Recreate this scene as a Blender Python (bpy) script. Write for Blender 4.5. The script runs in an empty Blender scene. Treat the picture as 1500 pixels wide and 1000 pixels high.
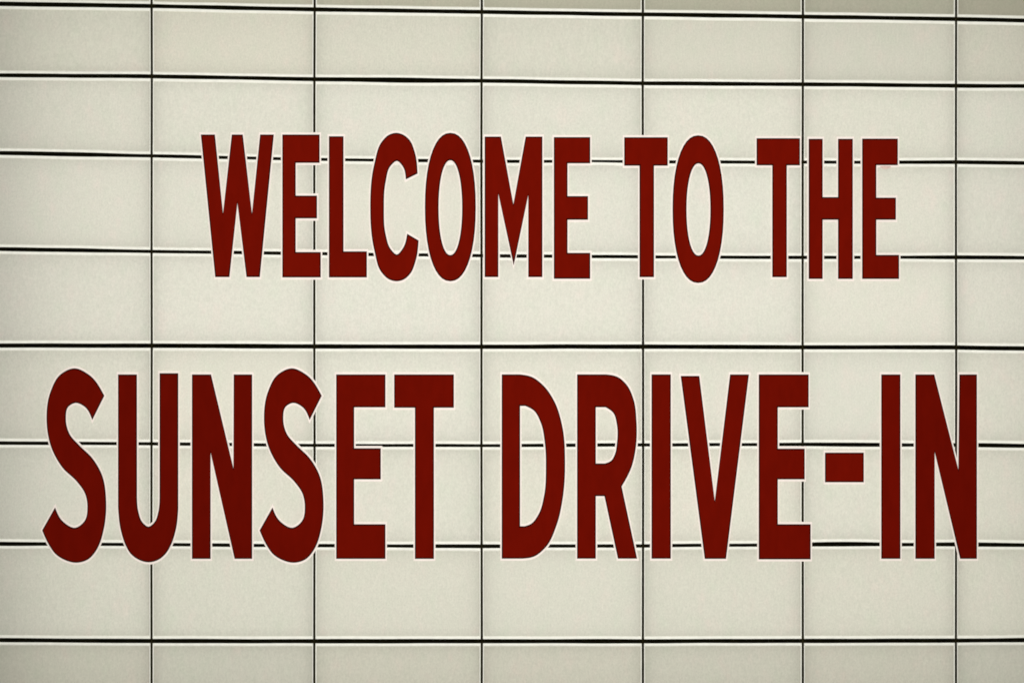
import bpy, math, random
from mathutils import Vector
from mathutils.geometry import tessellate_polygon
from mathutils import noise as mnoise

random.seed(7)
SC = 0.0016                       # metres on the sign per unit of the drawing
scene = bpy.context.scene
COL = scene.collection


def PX(x):
    return (x - 750.0) * SC


def PZ(y):
    return (500.0 - y) * SC + 2.2          # the board hangs above the ground


# ------------------------------------------------------------------ materials
def new_mat(name):
    m = bpy.data.materials.new(name)
    m.use_nodes = True
    nt = m.node_tree
    return m, nt, nt.nodes['Principled BSDF']


def N(nt, kind, **kw):
    n = nt.nodes.new(kind)
    for k, v in kw.items():
        setattr(n, k, v)
    return n


def mapped(nt, sx, sy, sz, seed_by_object=True):
    """object-space coordinates, shifted at random for every object"""
    tc = N(nt, 'ShaderNodeTexCoord')
    mp = N(nt, 'ShaderNodeMapping')
    mp.inputs['Scale'].default_value = (sx, sy, sz)
    nt.links.new(tc.outputs['Object'], mp.inputs['Vector'])
    if seed_by_object:
        oi = N(nt, 'ShaderNodeObjectInfo')
        mul = N(nt, 'ShaderNodeMath', operation='MULTIPLY')
        mul.inputs[1].default_value = 37.0
        nt.links.new(oi.outputs['Random'], mul.inputs[0])
        cx = N(nt, 'ShaderNodeCombineXYZ')
        for i in range(3):
            nt.links.new(mul.outputs[0], cx.inputs[i])
        nt.links.new(cx.outputs[0], mp.inputs['Location'])
    return mp.outputs[0]


def ramp(nt, fac, stops):
    r = N(nt, 'ShaderNodeValToRGB')
    e = r.color_ramp.elements
    while len(e) < len(stops):
        e.new(0.5)
    for el, (p, c) in zip(e, stops):
        el.position = p
        el.color = (c[0], c[1], c[2], 1)
    nt.links.new(fac, r.inputs['Fac'])
    return r.outputs['Color']


def mixc(nt, mode, fac, a, b):
    m = N(nt, 'ShaderNodeMix', data_type='RGBA', blend_type=mode)
    if isinstance(fac, (int, float)):
        m.inputs[0].default_value = fac
    else:
        nt.links.new(fac, m.inputs[0])
    for sock, v in ((m.inputs[6], a), (m.inputs[7], b)):
        if isinstance(v, (tuple, list)):
            sock.default_value = (v[0], v[1], v[2], 1)
        else:
            nt.links.new(v, sock)
    return m.outputs[2]


def noise_tex(nt, vec, scale, detail=3, rough=0.55):
    n = N(nt, 'ShaderNodeTexNoise')
    n.inputs['Scale'].default_value = scale
    n.inputs['Detail'].default_value = detail
    n.inputs['Roughness'].default_value = rough
    nt.links.new(vec, n.inputs['Vector'])
    return n


def mat_panel():
    m, nt, b = new_mat('cream_acrylic')
    oi = N(nt, 'ShaderNodeObjectInfo')
    # soft blotches of weathering, slightly pink to slightly green
    blot = noise_tex(nt, mapped(nt, 1, 1, 0.6), 26, 3, 0.6)
    c = ramp(nt, blot.outputs['Fac'], [(0.28, (0.658, 0.663, 0.574)), (0.42, (0.673, 0.662, 0.583)), (0.58, (0.681, 0.661, 0.587)), (0.72, (0.708, 0.662, 0.594))])
    # fine vertical brushing
    st = noise_tex(nt, mapped(nt, 1, 1, 0.28), 210, 3, 0.6)
    c = mixc(nt, 'MULTIPLY', 1.0, c, ramp(nt, st.outputs['Fac'], [(0.3, (0.965, 0.966, 0.96)), (0.7, (1.02, 1.02, 1.018))]))
    # grain of the slightly gritty face
    gr = noise_tex(nt, mapped(nt, 1, 1, 0.7), 270, 3, 0.8)
    c = mixc(nt, 'MULTIPLY', 1.0, c, ramp(nt, gr.outputs['Fac'], [(0.3, (0.875, 0.878, 0.865)), (0.7, (1.055, 1.052, 1.045))]))
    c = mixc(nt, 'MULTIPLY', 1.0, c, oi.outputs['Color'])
    nt.links.new(c, b.inputs['Base Color'])
    b.inputs['Roughness'].default_value = 0.62
    b.inputs['Specular IOR Level'].default_value = 0.3
    bp = N(nt, 'ShaderNodeBump')
    bp.inputs['Strength'].default_value = 0.15
    bp.inputs['Distance'].default_value = 0.0006
    nt.links.new(st.outputs['Fac'], bp.inputs['Height'])
    nt.links.new(bp.outputs[0], b.inputs['Normal'])
    # lit from inside the cabinet as well: the sheet passes part of the light
    tr = N(nt, 'ShaderNodeBsdfTranslucent')
    nt.links.new(c, tr.inputs['Color'])
    mx = N(nt, 'ShaderNodeMixShader')
    mx.inputs[0].default_value = 0.35
    nt.links.new(b.outputs[0], mx.inputs[1])
    nt.links.new(tr.outputs[0], mx.inputs[2])
    nt.links.new(mx.outputs[0], nt.nodes['Material Output'].inputs['Surface'])
    return m


def mat_noisy(name, col, var, scale, rough, spec=0.4, stretch=1.0, bump=0.15):
    m, nt, b = new_mat(name)
    v = mapped(nt, 1, 1, stretch)
    n = noise_tex(nt, v, scale, 4, 0.6)
    lo = tuple(max(0, c * (1 - var)) for c in col)
    hi = tuple(min(1, c * (1 + var)) for c in col)
    c = ramp(nt, n.outputs['Fac'], [(0.3, lo), (0.7, hi)])
    nt.links.new(c, b.inputs['Base Color'])
    b.inputs['Roughness'].default_value = rough
    b.inputs['Specular IOR Level'].default_value = spec
    if bump:
        bp = N(nt, 'ShaderNodeBump')
        bp.inputs['Strength'].default_value = bump
        bp.inputs['Distance'].default_value = 0.0006
        nt.links.new(n.outputs['Fac'], bp.inputs['Height'])
        nt.links.new(bp.outputs[0], b.inputs['Normal'])
    return m


M_PANEL = mat_panel()
M_LIP = mat_noisy('pale_lip', (0.915, 0.905, 0.82), 0.06, 60, 0.6, 0.3)
M_RAIL = mat_noisy('black_track', (0.004, 0.0036, 0.0012), 0.6, 70, 0.8, 0.0)
M_DIV = mat_noisy('dark_bronze', (0.014, 0.012, 0.005), 0.5, 50, 0.8, 0.0)
M_FRAME = mat_noisy('frame_metal', (0.10, 0.10, 0.085), 0.2, 40, 0.5, 0.4)
M_RED = mat_noisy('deep_red', (0.145, 0.0044, 0.0011), 0.07, 45, 0.85, 0.0, 0.4, 0.1)
_nt = M_RED.node_tree            # tone per letter: light falloff painted into the red
_b = _nt.nodes['Principled BSDF']
_src = _b.inputs['Base Color'].links[0].from_socket
_oi = N(_nt, 'ShaderNodeObjectInfo')
_nt.links.new(mixc(_nt, 'MULTIPLY', 1.0, _src, _oi.outputs['Color']), _b.inputs['Base Color'])
M_RIM = mat_noisy('dark_maroon', (0.032, 0.0025, 0.001), 0.3, 120, 0.8, 0.0)
M_HALO = mat_noisy('pinkish_white', (0.88, 0.78, 0.715), 0.05, 60, 0.5, 0.3)


# ------------------------------------------------------------------ helpers
def mesh_obj(name, verts, faces, mat, parent=None, loc=(0, 0, 0)):
    me = bpy.data.meshes.new(name)
    me.from_pydata([tuple(v) for v in verts], [], faces)
    me.materials.append(mat)
    me.validate()
    me.update()
    o = bpy.data.objects.new(name, me)
    COL.objects.link(o)
    o.location = loc
    if parent:
        o.parent = parent
    return o


def empty(name, loc):
    o = bpy.data.objects.new(name, None)
    o.empty_display_size = 0.05
    COL.objects.link(o)
    o.location = loc
    return o


def box(verts, faces, x0, x1, y0, y1, z0, z1):
    b = len(verts)
    verts += [(x0, y0, z0), (x1, y0, z0), (x1, y1, z0), (x0, y1, z0),
              (x0, y0, z1), (x1, y0, z1), (x1, y1, z1), (x0, y1, z1)]
    faces += [tuple(b + i for i in f) for f in
              ((0, 3, 2, 1), (4, 5, 6, 7), (0, 1, 5, 4), (1, 2, 6, 5), (2, 3, 7, 6), (3, 0, 4, 7))]


# ------------------------------------------------------------------ the board
LX = [-17, 222, 460.5, 705.5, 942, 1176, 1400.5, 1627]          # seams between columns
XS = [-17, 222, 460, 705, 942, 1176, 1400, 1500, 1627]
LY = [
    [-84, -82, -80, -78, -76, -74, -72, -71, -70],
    [5.6, 9.2, 14.0, 17.8, 21.4, 24.5, 28.2, 30.4, 32.5],
    [110.3, 112.0, 116.2, 118.4, 122.3, 123.6, 125.6, 126.2, 127],
    [224.0, 228.4, 233.6, 236.2, 237.2, 237.6, 237.6, 238.8, 240],
    [364.6, 368.2, 371.4, 374.6, 376.2, 377.0, 376.8, 377.8, 379],
    [506.0, 506.2, 507.2, 507.6, 507.6, 508.4, 508.8, 510.2, 511],
    [648.6, 649.6, 652.0, 652.4, 651.2, 650.6, 651.6, 652.6, 653],
    [795.8, 797.2, 798.8, 799.6, 799.0, 797.4, 796.8, 798.0, 798],
    [936.8, 938.4, 938.6, 938.6, 938.6, 938.2, 937.8, 937.0, 937],
    [1078, 1078, 1078, 1078, 1078, 1078, 1078, 1078, 1078],
]
HALF = [2.6, 2.7, 2.6, 2.0, 2.0, 2.9, 2.0, 2.1, 2.8, 2.6]
# places where the gap is visibly fatter: (line, x, extra, half-length, vertical shift)
BULGE = [(2, 590, 0.9, 60, 0.2), (7, 1228, 1.1, 55, -0.9), (6, 1262, 0.8, 60, 0.0), (3, 866, -0.6, 45, -0.8),
         (3, 60, 0.8, 120, 0), (4, 60, 0.8, 120, 0), (6, 20, 0.4, 80, 0), (7, 20, 0.6, 80, 0), (3, 1450, 0.6, 90, 0),
         (4, 1450, 0.6, 90, 0), (6, 1460, 0.7, 80, 0), (7, 1440, 0.7, 90, 0), (7, 690, 0.5, 70, 0), (1, 30, 0.5, 60, 0)]


def line_y(k, x):
    ys = LY[k]
    for i in range(len(XS) - 1):
        if x <= XS[i + 1] or i == len(XS) - 2:
            t = (x - XS[i]) / (XS[i + 1] - XS[i])
            y = ys[i] + (ys[i + 1] - ys[i]) * t
            break
    y += 0.18 * mnoise.noise(Vector((x * 0.011, k * 7.3, 1.7)))
    for (l, bx, e, w, s) in BULGE:
        if l == k:
            y += s * math.exp(-((x - bx) / w) ** 2)
    return y


def half(k, x, side):
    h = HALF[k] + 0.3 + 0.5 * mnoise.noise(Vector((x * 0.013, k * 5.1, 9.2 + side)))
    for (l, bx, e, w, s) in BULGE:
        if l == k:
            h += e * math.exp(-((x - bx) / w) ** 2)
    return max(1.4, h)


def seam_x(i, y):
    return LX[i] + 0.7 * mnoise.noise(Vector((y * 0.004, i * 3.7, 4.4)))


board = empty('sign_board', (PX(750), 0.0, PZ(1092)))
board['label'] = 'cream gridded sign board of rectangular panels with black gaps, behind the red lettering'
board['category'] = 'sign board'
B0 = board.location.copy()


def bl(v):      # world point -> board-local point
    return (v[0] - B0.x, v[1] - B0.y, v[2] - B0.z)


NSEG = 16
VH = 1.7       # half width of the vertical gaps


def panel_ring(c, r, ix, iy):
    """outline of panel (column c, row r) drawn in by ix, iy; top left, clockwise"""
    def corner_x(side, y):
        return seam_x(c, y) + VH + ix if side == 0 else seam_x(c + 1, y) - VH - ix
    top, bot = [], []
    for j in range(NSEG + 1):
        t = j / NSEG
        yt, yb = LY[r][0], LY[r + 1][0]
        x = corner_x(0, yt) * (1 - t) + corner_x(1, yt) * t
        top.append((x, line_y(r, x) + half(r, x, 1) + iy))
        x = corner_x(0, yb) * (1 - t) + corner_x(1, yb) * t
        bot.append((x, line_y(r + 1, x) - half(r + 1, x, -1) - iy))
    return top, bot


def ring_verts(ringpts, depth):
    top, bot = ringpts
    return [bl((PX(x), depth, PZ(y))) for x, y in top] + [bl((PX(x), depth, PZ(y))) for x, y in reversed(bot)]


ROW_TONE = [(0.83, 0.815, 0.725), (0.975, 0.97, 0.94), (1.0, 1.0, 0.99), (1.0, 1.0, 0.998), (1.01, 1.01, 1.012),  # uneven backlight painted into the panel colour, row by row
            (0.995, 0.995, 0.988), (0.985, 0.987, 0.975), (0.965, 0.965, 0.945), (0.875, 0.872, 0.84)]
Y_FIELD, Y_LIP, Y_BACK = -0.0046, -0.0070, -0.0026
for r in range(9):
    for c in range(7):
        nring = 2 * (NSEG + 1)
        # recessed cream field, very slightly dished, with a back so that it is a slab
        f_top, f_bot = panel_ring(c, r, 1.5, 3.7)
        V, F = [], []
        K = 6
        for j in range(NSEG + 1):
            for q in range(K + 1):
                t = q / K
                x = f_top[j][0] * (1 - t) + f_bot[j][0] * t
                y = f_top[j][1] * (1 - t) + f_bot[j][1] * t
                u = j / NSEG
                dish = 0.0007 * (1 - (2 * u - 1) ** 4) * (1 - (2 * t - 1) ** 4)
                V.append(bl((PX(x), Y_FIELD + 0.0 - dish * 0.5, PZ(y))))
        for j in range(NSEG):
            for q in range(K):
                a = j * (K + 1) + q
                F.append((a, a + 1, a + K + 2, a + K + 1))
        base = len(V)
        V += ring_verts((f_top, f_bot), Y_FIELD)
        V += ring_verts((f_top, f_bot), Y_BACK)
        for j in range(nring):
            k = (j + 1) % nring
            F.append((base + j, base + nring + j, base + nring + k, base + k))
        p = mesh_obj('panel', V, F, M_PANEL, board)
        for poly in p.data.polygons:
            poly.use_smooth = False
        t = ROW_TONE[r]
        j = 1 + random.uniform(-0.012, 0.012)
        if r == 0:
            j *= 1.09 - 0.045 * c  # light falloff painted in: top row darker towards the right
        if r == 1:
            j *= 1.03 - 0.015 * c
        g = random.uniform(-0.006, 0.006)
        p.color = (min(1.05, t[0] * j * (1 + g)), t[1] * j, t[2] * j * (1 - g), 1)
        # raised pale lip round it
        rings = [(0.0, 0.0, Y_BACK), (0.0, 0.0, Y_LIP + 0.0010), (0.4, 0.8, Y_LIP), (1.2, 2.6, Y_LIP + 0.0002), (1.8, 4.2, Y_FIELD - 0.0004),
                 (1.8, 4.3, Y_FIELD + 0.001)]
        V, F = [], []
        for ix, iy, d in rings:
            V += ring_verts(panel_ring(c, r, ix, iy), d)
        for q in range(len(rings) - 1):
            for j in range(nring):
                k = (j + 1) % nring
                a, b2 = q * nring, (q + 1) * nring
                F.append((a + j, a + k, b2 + k, b2 + j))
        mesh_obj('edge_lip', V, F, M_LIP, p)

# horizontal tracks seen in the gaps, one per gap between rows
for k in range(1, 9):
    V, F = [], []
    n = 96
    for j in range(n + 1):
        x = LX[0] + (LX[-1] - LX[0]) * j / n
        y = line_y(k, x)
        for (dy, d) in ((-4.5, 0.017), (-6.5, -0.0008), (-1.4, -0.0008), (-1.0, -0.0022), (1.0, -0.0022), (1.4, -0.0008), (6.5, -0.0008), (4.5, 0.017)):
            V.append(bl((PX(x), d, PZ(y + dy))))
    for j in range(n):
        for q in range(8):
            a = j * 8
            F.append((a + q, a + (q + 1) % 8, a + 8 + (q + 1) % 8, a + 8 + q))
    F.append(tuple(range(8)))
    F.append(tuple(n * 8 + q for q in range(8)))
    mesh_obj('track', V, F, M_RAIL, board)
# upright dividers
for i in range(1, 7):
    V, F = [], []
    n = 60
    for j in range(n + 1):
        y = -84 + (1078 + 84) * j / n
        x = seam_x(i, y)
        for (dx, d) in ((-3.5, 0.0165), (-5, -0.0013), (-0.9, -0.0013), (-0.7, -0.0036), (0.7, -0.0036), (0.9, -0.0013), (5, -0.0013), (3.5, 0.0165)):
            V.append(bl((PX(x + dx), d, PZ(y))))
    for j in range(n):
        for q in range(8):
            a = j * 8
            F.append((a + q, a + (q + 1) % 8, a + 8 + (q + 1) % 8, a + 8 + q))
    F.append(tuple(range(8)))
    F.append(tuple(n * 8 + q for q in range(8)))
    mesh_obj('divider', V, F, M_DIV, board)

# the cabinet behind, and the metal frame round it
V, F = [], []
box(V, F, PX(-30), PX(1640), 0.15, 0.22, PZ(1090), PZ(-96))
mesh_obj('cabinet', [bl(v) for v in V], F, M_RAIL, board)
V, F = [], []
x0, x1, z0, z1 = PX(-31), PX(1641), PZ(1091), PZ(-97)
xi0, xi1, zi0, zi1 = PX(-18.5), PX(1628.5), PZ(1079.5), PZ(-85.5)
for (a0, a1, c0, c1) in ((x0, x1, z1, z1 + 0.05), (x0, x1, z0 - 0.05, z0), (x0 - 0.05, x0, z0 - 0.05, z1 + 0.05), (x1, x1 + 0.05, z0 - 0.05, z1 + 0.05)):
    box(V, F, a0, a1, -0.10, 0.23, c0, c1)
for (a0, a1, c0, c1) in ((x0, x1, zi1, z1), (x0, x1, z0, zi0), (x0, xi0, zi0, zi1), (xi1, x1, zi0, zi1)):
    box(V, F, a0, a1, -0.012, 0.004, c0, c1)
mesh_obj('frame', [bl(v) for v in V], F, M_FRAME, board)


# ------------------------------------------------------------------ lettering
def spline(pts, closed=True, step=7):
    """pts: (x, y) smooth or (x, y, 1) corner. Catmull-Rom between corners."""
    n = len(pts)
    out = []
    for i in range(n):
        p1, p2 = pts[i], pts[(i + 1) % n]
        p0, p3 = pts[(i - 1) % n], pts[(i + 2) % n]
        c1, c2 = len(p1) > 2, len(p2) > 2
        if c1 and c2:
            out.append((p1[0], p1[1]))
            continue
        a, b = Vector(p1[:2]), Vector(p2[:2])
        L = (b - a).length
        # tangents, weighted for uneven spacing
        def tang(q0, q1, q2):
            q0, q1, q2 = Vector(q0[:2]), Vector(q1[:2]), Vector(q2[:2])
            d0, d1 = (q1 - q0), (q2 - q1)
            l0, l1 = max(d0.length, 1e-4), max(d1.length, 1e-4)
            return ((d0 / l0) * l1 + (d1 / l1) * l0) / (l0 + l1)
        m1 = tang(p0, p1, p2) * L if not c1 else None
        m2 = tang(p1, p2, p3) * L if not c2 else None
        if m1 is None:
            m1 = (b - a) * 1.5 - m2 * 0.5
        if m2 is None:
            m2 = (b - a) * 1.5 - m1 * 0.5
        k = max(3, int(L / step * 2))
        for j in range(k):
            t = j / k
            h = (2 * t ** 3 - 3 * t ** 2 + 1, t ** 3 - 2 * t ** 2 + t, -2 * t ** 3 + 3 * t ** 2, t ** 3 - t ** 2)
            q = a * h[0] + m1 * h[1] + b * h[2] + m2 * h[3]
            out.append((q.x, q.y))
    return out


def area(p):
    return 0.5 * sum(p[i][0] * p[(i + 1) % len(p)][1] - p[(i + 1) % len(p)][0] * p[i][1] for i in range(len(p)))


def offset(loop, d, ky, limit=1.7):
    """grow (d>0) a loop on its outer side; ky makes the band higher than wide. Holes are wound the other way."""
    P = [Vector((x, y / ky)) for x, y in loop]
    n = len(P)
    out = []
    for i in range(n):
        a, b, c = P[i - 1], P[i], P[(i + 1) % n]
        e0, e1 = (b - a).normalized(), (c - b).normalized()
        n0, n1 = Vector((e0.y, -e0.x)), Vector((e1.y, -e1.x))
        m = n0 + n1
        if m.length < 1e-5:
            m = n0.copy()
        m.normalize()
        cosv = max(0.08, m.dot(n0))
        ln = 1.0 / cosv
        turn = e0.x * e1.y - e0.y * e1.x
        convex = (turn > 0) if d > 0 else (turn < 0)
        if convex:
            ln = min(ln, limit)
        q = b + m * (d * ln)
        out.append((q.x, q.y * ky))
    return out


def prism(loops, cx, cy, y_back, y_front, loops_front=None, cap_front=True, cap_back=True, walls=True):
    """loops -> closed slab local to (cx, cy). loops_front may be drawn in (chamfer)."""
    lf = loops_front or loops
    V, F = [], []
    nb = sum(len(l) for l in loops)
    for l in loops:
        V += [((x - cx) * SC, y_back, (cy - y) * SC) for x, y in l]
    for l in lf:
        V += [((x - cx) * SC, y_front, (cy - y) * SC) for x, y in l]
    if walls:
        s = 0
        for l in loops:
            n = len(l)
            for j in range(n):
                k = (j + 1) % n
                F.append((s + j, s + k, nb + s + k, nb + s + j))
            s += n
    if cap_front:
        tr = tessellate_polygon([[Vector((x, y, 0)) for x, y in l] for l in lf])
        F += [tuple(nb + i for i in t) for t in tr]
    if cap_back:
        tr = tessellate_polygon([[Vector((x, y, 0)) for x, y in l] for l in loops])
        F += [tuple(t) for t in tr]
    return V, F


def fix_normals(o, inward_ref=False):
    import bmesh
    bm = bmesh.new()
    bm.from_mesh(o.data)
    bmesh.ops.remove_doubles(bm, verts=bm.verts, dist=1e-6)
    bmesh.ops.recalc_face_normals(bm, faces=bm.faces)
    bm.to_mesh(o.data)
    bm.free()


def letter(kind, label, cat, group, loops, tone=1.0, dxo=2.15, ky=1.55):
    loops = [spline(l) for l in loops]
    norm = []
    for i, l in enumerate(loops):
        a = area(l)
        if (i == 0 and a < 0) or (i > 0 and a > 0):
            l = l[::-1]
        norm.append(l)
    loops = norm
    xs = [p[0] for p in loops[0]]
    ys = [p[1] for p in loops[0]]
    cx, cy = (min(xs) + max(xs)) / 2, max(ys)
    t = empty(kind, (PX(cx), -0.0074, PZ(cy)))
    t['label'], t['category'] = label, cat
    if group:
        t['group'] = group
    halo = [offset(l, dxo, ky) for l in loops]
    V, F = prism(halo, cx, cy, 0.0, -0.0016)
    o = mesh_obj('outline_backing', V, F, M_HALO, t)
    fix_normals(o)
    inner = [offset(l, -1.7, 1.2) for l in loops]
    V, F = prism(loops, cx, cy, -0.0017, -0.0036, cap_front=False)
    V2, F2 = prism(loops, cx, cy, -0.0036, -0.0046, loops_front=inner, cap_front=False, cap_back=False)
    b = len(V)
    V += V2
    F += [tuple(b + i for i in f) for f in F2]
    o = mesh_obj('rim', V, F, M_RIM, t)
    fix_normals(o)
    V, F = prism(inner, cx, cy, -0.0038, -0.0047)
    o = mesh_obj('face', V, F, M_RED, t)
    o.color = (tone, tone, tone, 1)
    fix_normals(o)
    return t


def C(*p):
    return [(x, y, 1) for x, y in p]


def E(l, r, t, b, ab, ix, m0, m1, mr, bt, br):
    return [C((l, t), (r, t), (r, ab), (ix, ab), (ix, m0), (mr, m0), (mr, m1), (ix, m1), (ix, bt), (br, bt), (br, b), (l, b))]


def T(l, r, t, ab, s0, s1, b):
    return [C((l, t), (r, t), (r, ab), (s1, ab), (s1, b), (s0, b), (s0, ab), (l, ab))]


def R4(l, r, t, b):
    return [C((l, t), (r, t), (r, b), (l, b))]


def oval(cx, cy, rx, ry, p=2.0, n=44):
    out = []
    for i in range(n):
        a = 2 * math.pi * i / n
        ca, sa = math.cos(a), math.sin(a)
        out.append((cx + rx * math.copysign(abs(ca) ** (2 / p), ca), cy + ry * math.copysign(abs(sa) ** (2 / p), sa), 1))
    return out


def O(l, r, t, b, il, ir, it, ib):
    return [oval((l + r) / 2, (t + b) / 2, (r - l) / 2, (b - t) / 2, 2.22),
            oval((il + ir) / 2, (it + ib) / 2, (ir - il) / 2, (ib - it) / 2, 2.12)]


W_ = [C((294.5, 197.5), (315, 197.5), (326.9, 313.5), (339.8, 197.5), (355.8, 197.5), (369.3, 313.5), (381.3, 197.5), (401.3, 197.5),
        (380.8, 405.8), (361.3, 405.8), (348, 297), (336.3, 405.8), (315.5, 405.8))]
L_ = [C((482, 200), (503.3, 200), (503.3, 368.3), (537.5, 368.3), (537.5, 406.3), (482, 406.3))]
C_ = [[(580.5, 195), (591, 197.8), (600.5, 206), (607.5, 222.5), (611.8, 254.5, 1), (594.6, 263, 1), (590, 244), (581.5, 236), (572.5, 243), (565, 267),
       (562.5, 305), (565, 343), (572.5, 365), (581.3, 373), (590, 364), (596.5, 342.5, 1), (613.3, 352.3, 1), (609, 382), (601, 401), (591.5, 409.5),
       (580.5, 412), (569.5, 409), (559, 399), (548.5, 367), (542.5, 304), (548.5, 240), (559, 208.5), (569.5, 198)]]
M_ = [C((710, 200.5), (733.8, 200.5), (752, 299.5), (770, 200.5), (794.5, 200.5), (794.5, 405.8), (773.8, 405.8), (773.8, 286),
        (752.5, 389), (730, 284), (730, 405.8), (710, 405.8))]
H_ = [C((1184.4, 203.8), (1204.8, 203.8), (1204.8, 289), (1227.4, 289), (1227.4, 203.8), (1248.9, 203.8), (1248.9, 408.5), (1227.4, 408.5),
        (1227.4, 322), (1204.8, 322), (1204.8, 408.5), (1184.4, 408.5))]
S_ = [(109.2, 539.2), (130.5, 548.5), (153.1, 579.4, 1), (135.5, 614.6, 1), (124.5, 595.5), (110.8, 589.8), (100.3, 595.5), (96.8, 613),
      (102.6, 636), (115.6, 651), (136.2, 671.5), (149.6, 695), (155.7, 733), (152.2, 775), (146.3, 795.5), (140, 807.5), (129.5, 818.5), (112.4, 823.4), (95.5, 819.5), (81.5, 810.5),
      (72.6, 798), (62.2, 776.1, 1), (81, 742.8, 1), (91.8, 762.5), (110.8, 772.3), (124.2, 762.5), (128.4, 741), (125.0, 722.5), (113.6, 705.5),
      (91.6, 684), (76.6, 657.5), (68.6, 614), (74.2, 574), (88.6, 548.5)]
S2_ = [(p[0] + 318.3,) + tuple(p[1:]) for p in S_]
U_ = [[(173.3, 548.2, 1), (200.8, 548.2, 1), (200.9, 728, 1), (203.2, 750), (208.6, 764), (217.6, 770.8), (226.8, 764), (232.0, 750), (234.1, 728, 1), (234.1, 546.4, 1),
       (261.3, 546.4, 1), (261.3, 745, 1), (257.4, 777), (250.6, 797.5), (244, 809), (233.5, 818.5), (218, 822.8), (202.5, 818.5), (191.5, 810), (184.5, 798), (177.6, 777), (173.3, 742, 1)]]
N_ = [C((281.5, 548.2), (309.3, 548.2), (342.2, 686), (342.6, 548.2), (369.5, 548.2), (369.5, 817.7), (343.9, 817.7), (308.7, 662),
        (308.7, 817.7), (281.5, 817.7))]
N2_ = [C((1340.6, 548.2), (1368.2, 548.2), (1403.6, 688), (1405, 548.2), (1430.6, 548.2), (1430.6, 817.6), (1406.2, 817.6), (1368.8, 661),
         (1368.8, 817.6), (1340.6, 817.6))]
D_ = [[(735, 548.1, 1), (761.5, 548.1, 1), (779, 551.8), (796.4, 564.8), (812.3, 588), (823.5, 623), (827.7, 676), (824.5, 728), (815.5, 768),
       (800, 800), (782, 814.5), (765, 817.4, 1), (735, 817.4, 1)],
      [(761.8, 594.2, 1), (769.5, 594.2, 1), (782, 601), (791.6, 617.5), (798, 648), (799.6, 685), (797, 725), (788.6, 753), (778, 766.5),
       (768.5, 770.1, 1), (761.8, 770.1, 1)]]
R_ = [[(845.3, 548.1, 1), (887.5, 548.1, 1), (905, 552), (918.3, 563.8), (927.8, 584), (932.3, 617), (931.4, 654), (925.2, 683), (910.5, 712, 1),
       (933.2, 817.4, 1), (905.1, 817.4, 1), (885.3, 726, 1), (872.7, 726, 1), (872.7, 817.4, 1), (845.3, 817.4, 1)],
      [(872.7, 596.1, 1), (887, 596.1, 1), (898, 604), (903.6, 622), (903.6, 649), (900.6, 665), (895, 674.5), (886, 678.3, 1), (872.7, 678.3, 1)]]
V_ = [C((997, 550.4), (1024.2, 550.4), (1046.9, 733.5), (1069.3, 548.2), (1096.9, 548.2), (1063.3, 817.7), (1032.2, 817.7))]

G1 = 'red letters of the upper line'
G2 = 'tall red letters of the lower line'
UP = [
    ('dark red letter W, first of the upper line', W_),
    ('dark red letter E between W and L in the upper line', E(413.8, 468.3, 197.5, 406.3, 238.8, 433.3, 286.8, 320, 464.5, 369.3, 470)),
    ('dark red letter L between E and C in the upper line', L_),
    ('dark red letter C right of the L in the upper line', C_),
    ('dark red oval letter O between C and M in the upper line', O(622.5, 697, 195, 412, 642.5, 677, 235, 373.8)),
    ('dark red letter M with a deep pointed middle, upper line', M_),
    ('dark red letter E right after the M, closing WELCOME', E(811.3, 864.5, 201.3, 408.3, 239.5, 831.3, 287.5, 322, 861.3, 370.5, 864.5)),
    ('dark red letter T opening the short word TO', T(914.3, 978, 201.5, 243, 936.7, 957.9, 405.9)),
    ('dark red oval letter O closing the short word TO', O(985.1, 1060, 198.6, 414.5, 1005.5, 1040.5, 239.6, 374.4)),
    ('dark red letter T opening the word THE', T(1108.1, 1171.5, 202.9, 242.5, 1131.1, 1152.3, 405.9)),
    ('dark red letter H in the middle of the word THE', H_),
    ('dark red letter E closing the word THE, last of the upper line', E(1262.7, 1314.8, 203.5, 408.5, 242.2, 1283.3, 289.8, 322, 1312, 373.5, 1316.6)),
]
LOW = [
    ('tall dark red letter S, first of the lower line', [S_]),
    ('tall dark red letter U between S and N in the lower line', U_),
    ('tall dark red letter N in SUNSET, between U and S', N_),
    ('tall dark red letter S in SUNSET, between N and E', [S2_]),
    ('tall dark red letter E in SUNSET, between S and T', E(492.6, 564.7, 548.2, 817.7, 596.2, 518.9, 656.1, 701.5, 557.9, 767.2, 564.7)),
    ('tall dark red letter T closing SUNSET', T(577.5, 664.9, 548.2, 596.8, 607.9, 635.7, 817.7)),
    ('tall dark red letter D with a long hollow, opening DRIVE', D_),
    ('tall dark red letter R with a slanted leg beside the D', R_),
    ('tall dark red letter I between R and V in DRIVE', R4(954.3, 982.5, 548.1, 817.4)),
    ('tall dark red letter V in DRIVE, between I and E', V_),
    ('tall dark red letter E closing DRIVE, left of the hyphen', E(1111.3, 1184.3, 548.2, 818.4, 596.2, 1139.1, 656.7, 701.5, 1178.5, 767.2, 1187.2)),
    ('small dark red hyphen bar between the E and I of DRIVE-IN', R4(1208.3, 1265, 662.5, 705.7)),
    ('tall dark red letter I opening IN, right of the hyphen', R4(1290.7, 1318.6, 548.2, 817.6)),
    ('tall dark red letter N, last of the lower line', N2_),
]
T1 = [1.0, 1.05, 1.0, 1.04, 1.02, 1.04, 1.05, 1.06, 1.03, 1.06, 1.03, 1.0]
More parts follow.
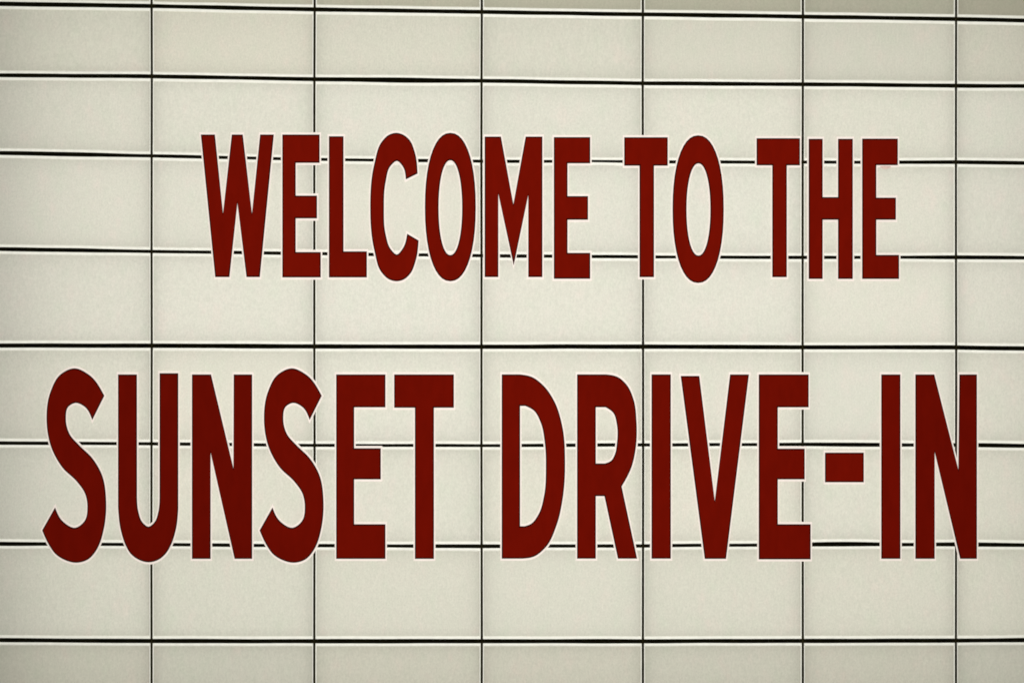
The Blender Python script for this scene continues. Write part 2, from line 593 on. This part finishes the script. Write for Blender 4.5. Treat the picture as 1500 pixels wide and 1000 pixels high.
T2 = [0.84, 0.82, 0.80, 0.88, 0.92, 0.93, 0.97, 0.93, 0.95, 0.95, 0.94, 1.0, 0.92, 0.83]  # lower line painted darker, mostly at the ends, as the light falls off
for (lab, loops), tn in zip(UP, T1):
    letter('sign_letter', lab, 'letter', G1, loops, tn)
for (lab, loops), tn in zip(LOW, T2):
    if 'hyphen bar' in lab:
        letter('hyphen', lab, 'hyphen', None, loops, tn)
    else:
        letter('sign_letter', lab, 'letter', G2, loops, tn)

# a small smear of red under the top arm of the last E in the upper line
last_e = [o for o in bpy.data.objects if o.get('label', '').startswith('dark red letter E closing the word THE')][0]
smear = [(1290, 243.6), (1296, 243.2), (1304, 243.6), (1305.5, 245.2), (1301, 247.3), (1296, 248.3), (1291.5, 246.8), (1288.5, 245.2)]
V, F = prism([[p for p in smear]], 0, 0, 0.0, -0.0004)
V = [(v[0] + PX(0) - last_e.location.x, v[1] - 0.0016, v[2] + PZ(0) - last_e.location.z) for v in V]
o = mesh_obj('paint_smear', V, F, mat_noisy('thin_red_smear', (0.68, 0.50, 0.44), 0.2, 200, 0.7, 0.1), last_e)
fix_normals(o)

# ------------------------------------------------------------------ light
w = bpy.data.worlds.new('World')
scene.world = w
w.use_nodes = True
bg = w.node_tree.nodes['Background']
bg.inputs[0].default_value = (1.0, 1.0, 0.84, 1)
bg.inputs[1].default_value = 0.22

ld = bpy.data.lights.new('falloff_spot', 'SPOT')  # added unseen spot, its cone shaped to dim the board's edges
ld.energy = 960
ld.color = (1.0, 0.99, 0.985)
ld.spot_size = math.radians(49)
ld.spot_blend = 1.0
ld.shadow_soft_size = 0.5
lo = bpy.data.objects.new('falloff_spot', ld)
COL.objects.link(lo)
lo.location = (PX(790), -5.2, PZ(420))
d = Vector((PX(790), 0, PZ(440))) - lo.location
lo.rotation_euler = d.to_track_quat('-Z', 'Y').to_euler()
lo.scale = (1.35, 1.0, 1.0)

# the light box inside the cabinet
ad = bpy.data.lights.new('cabinet_light', 'AREA')
ad.shape = 'RECTANGLE'
ad.size = 1530 * SC
ad.size_y = 1060 * SC
ad.energy = 18.3
ad.color = (1.0, 1.0, 0.96)
ao = bpy.data.objects.new('cabinet_light', ad)
COL.objects.link(ao)
ao.location = (PX(785), 0.145, PZ(510))
ao.rotation_euler = (math.radians(-90), 0, 0)

# ------------------------------------------------------------------ camera
cd = bpy.data.cameras.new('camera')
cam = bpy.data.objects.new('camera', cd)
COL.objects.link(cam)
cam.location = (0, -6.0, PZ(500))
cam.rotation_euler = (math.radians(90), 0, 0)
cd.sensor_fit = 'HORIZONTAL'
cd.sensor_width = 36
cd.lens = 36 * (6.0 - 0.007) / (1500 * SC)
cd.clip_end = 100
scene.camera = cam
scene.cycles.filter_width = 1.75        # the soft rendering of the lens

vs = scene.view_settings
vs.view_transform = 'Standard'
vs.look = 'None'
vs.exposure = 0
vs.gamma = 1
vs.use_curve_mapping = False
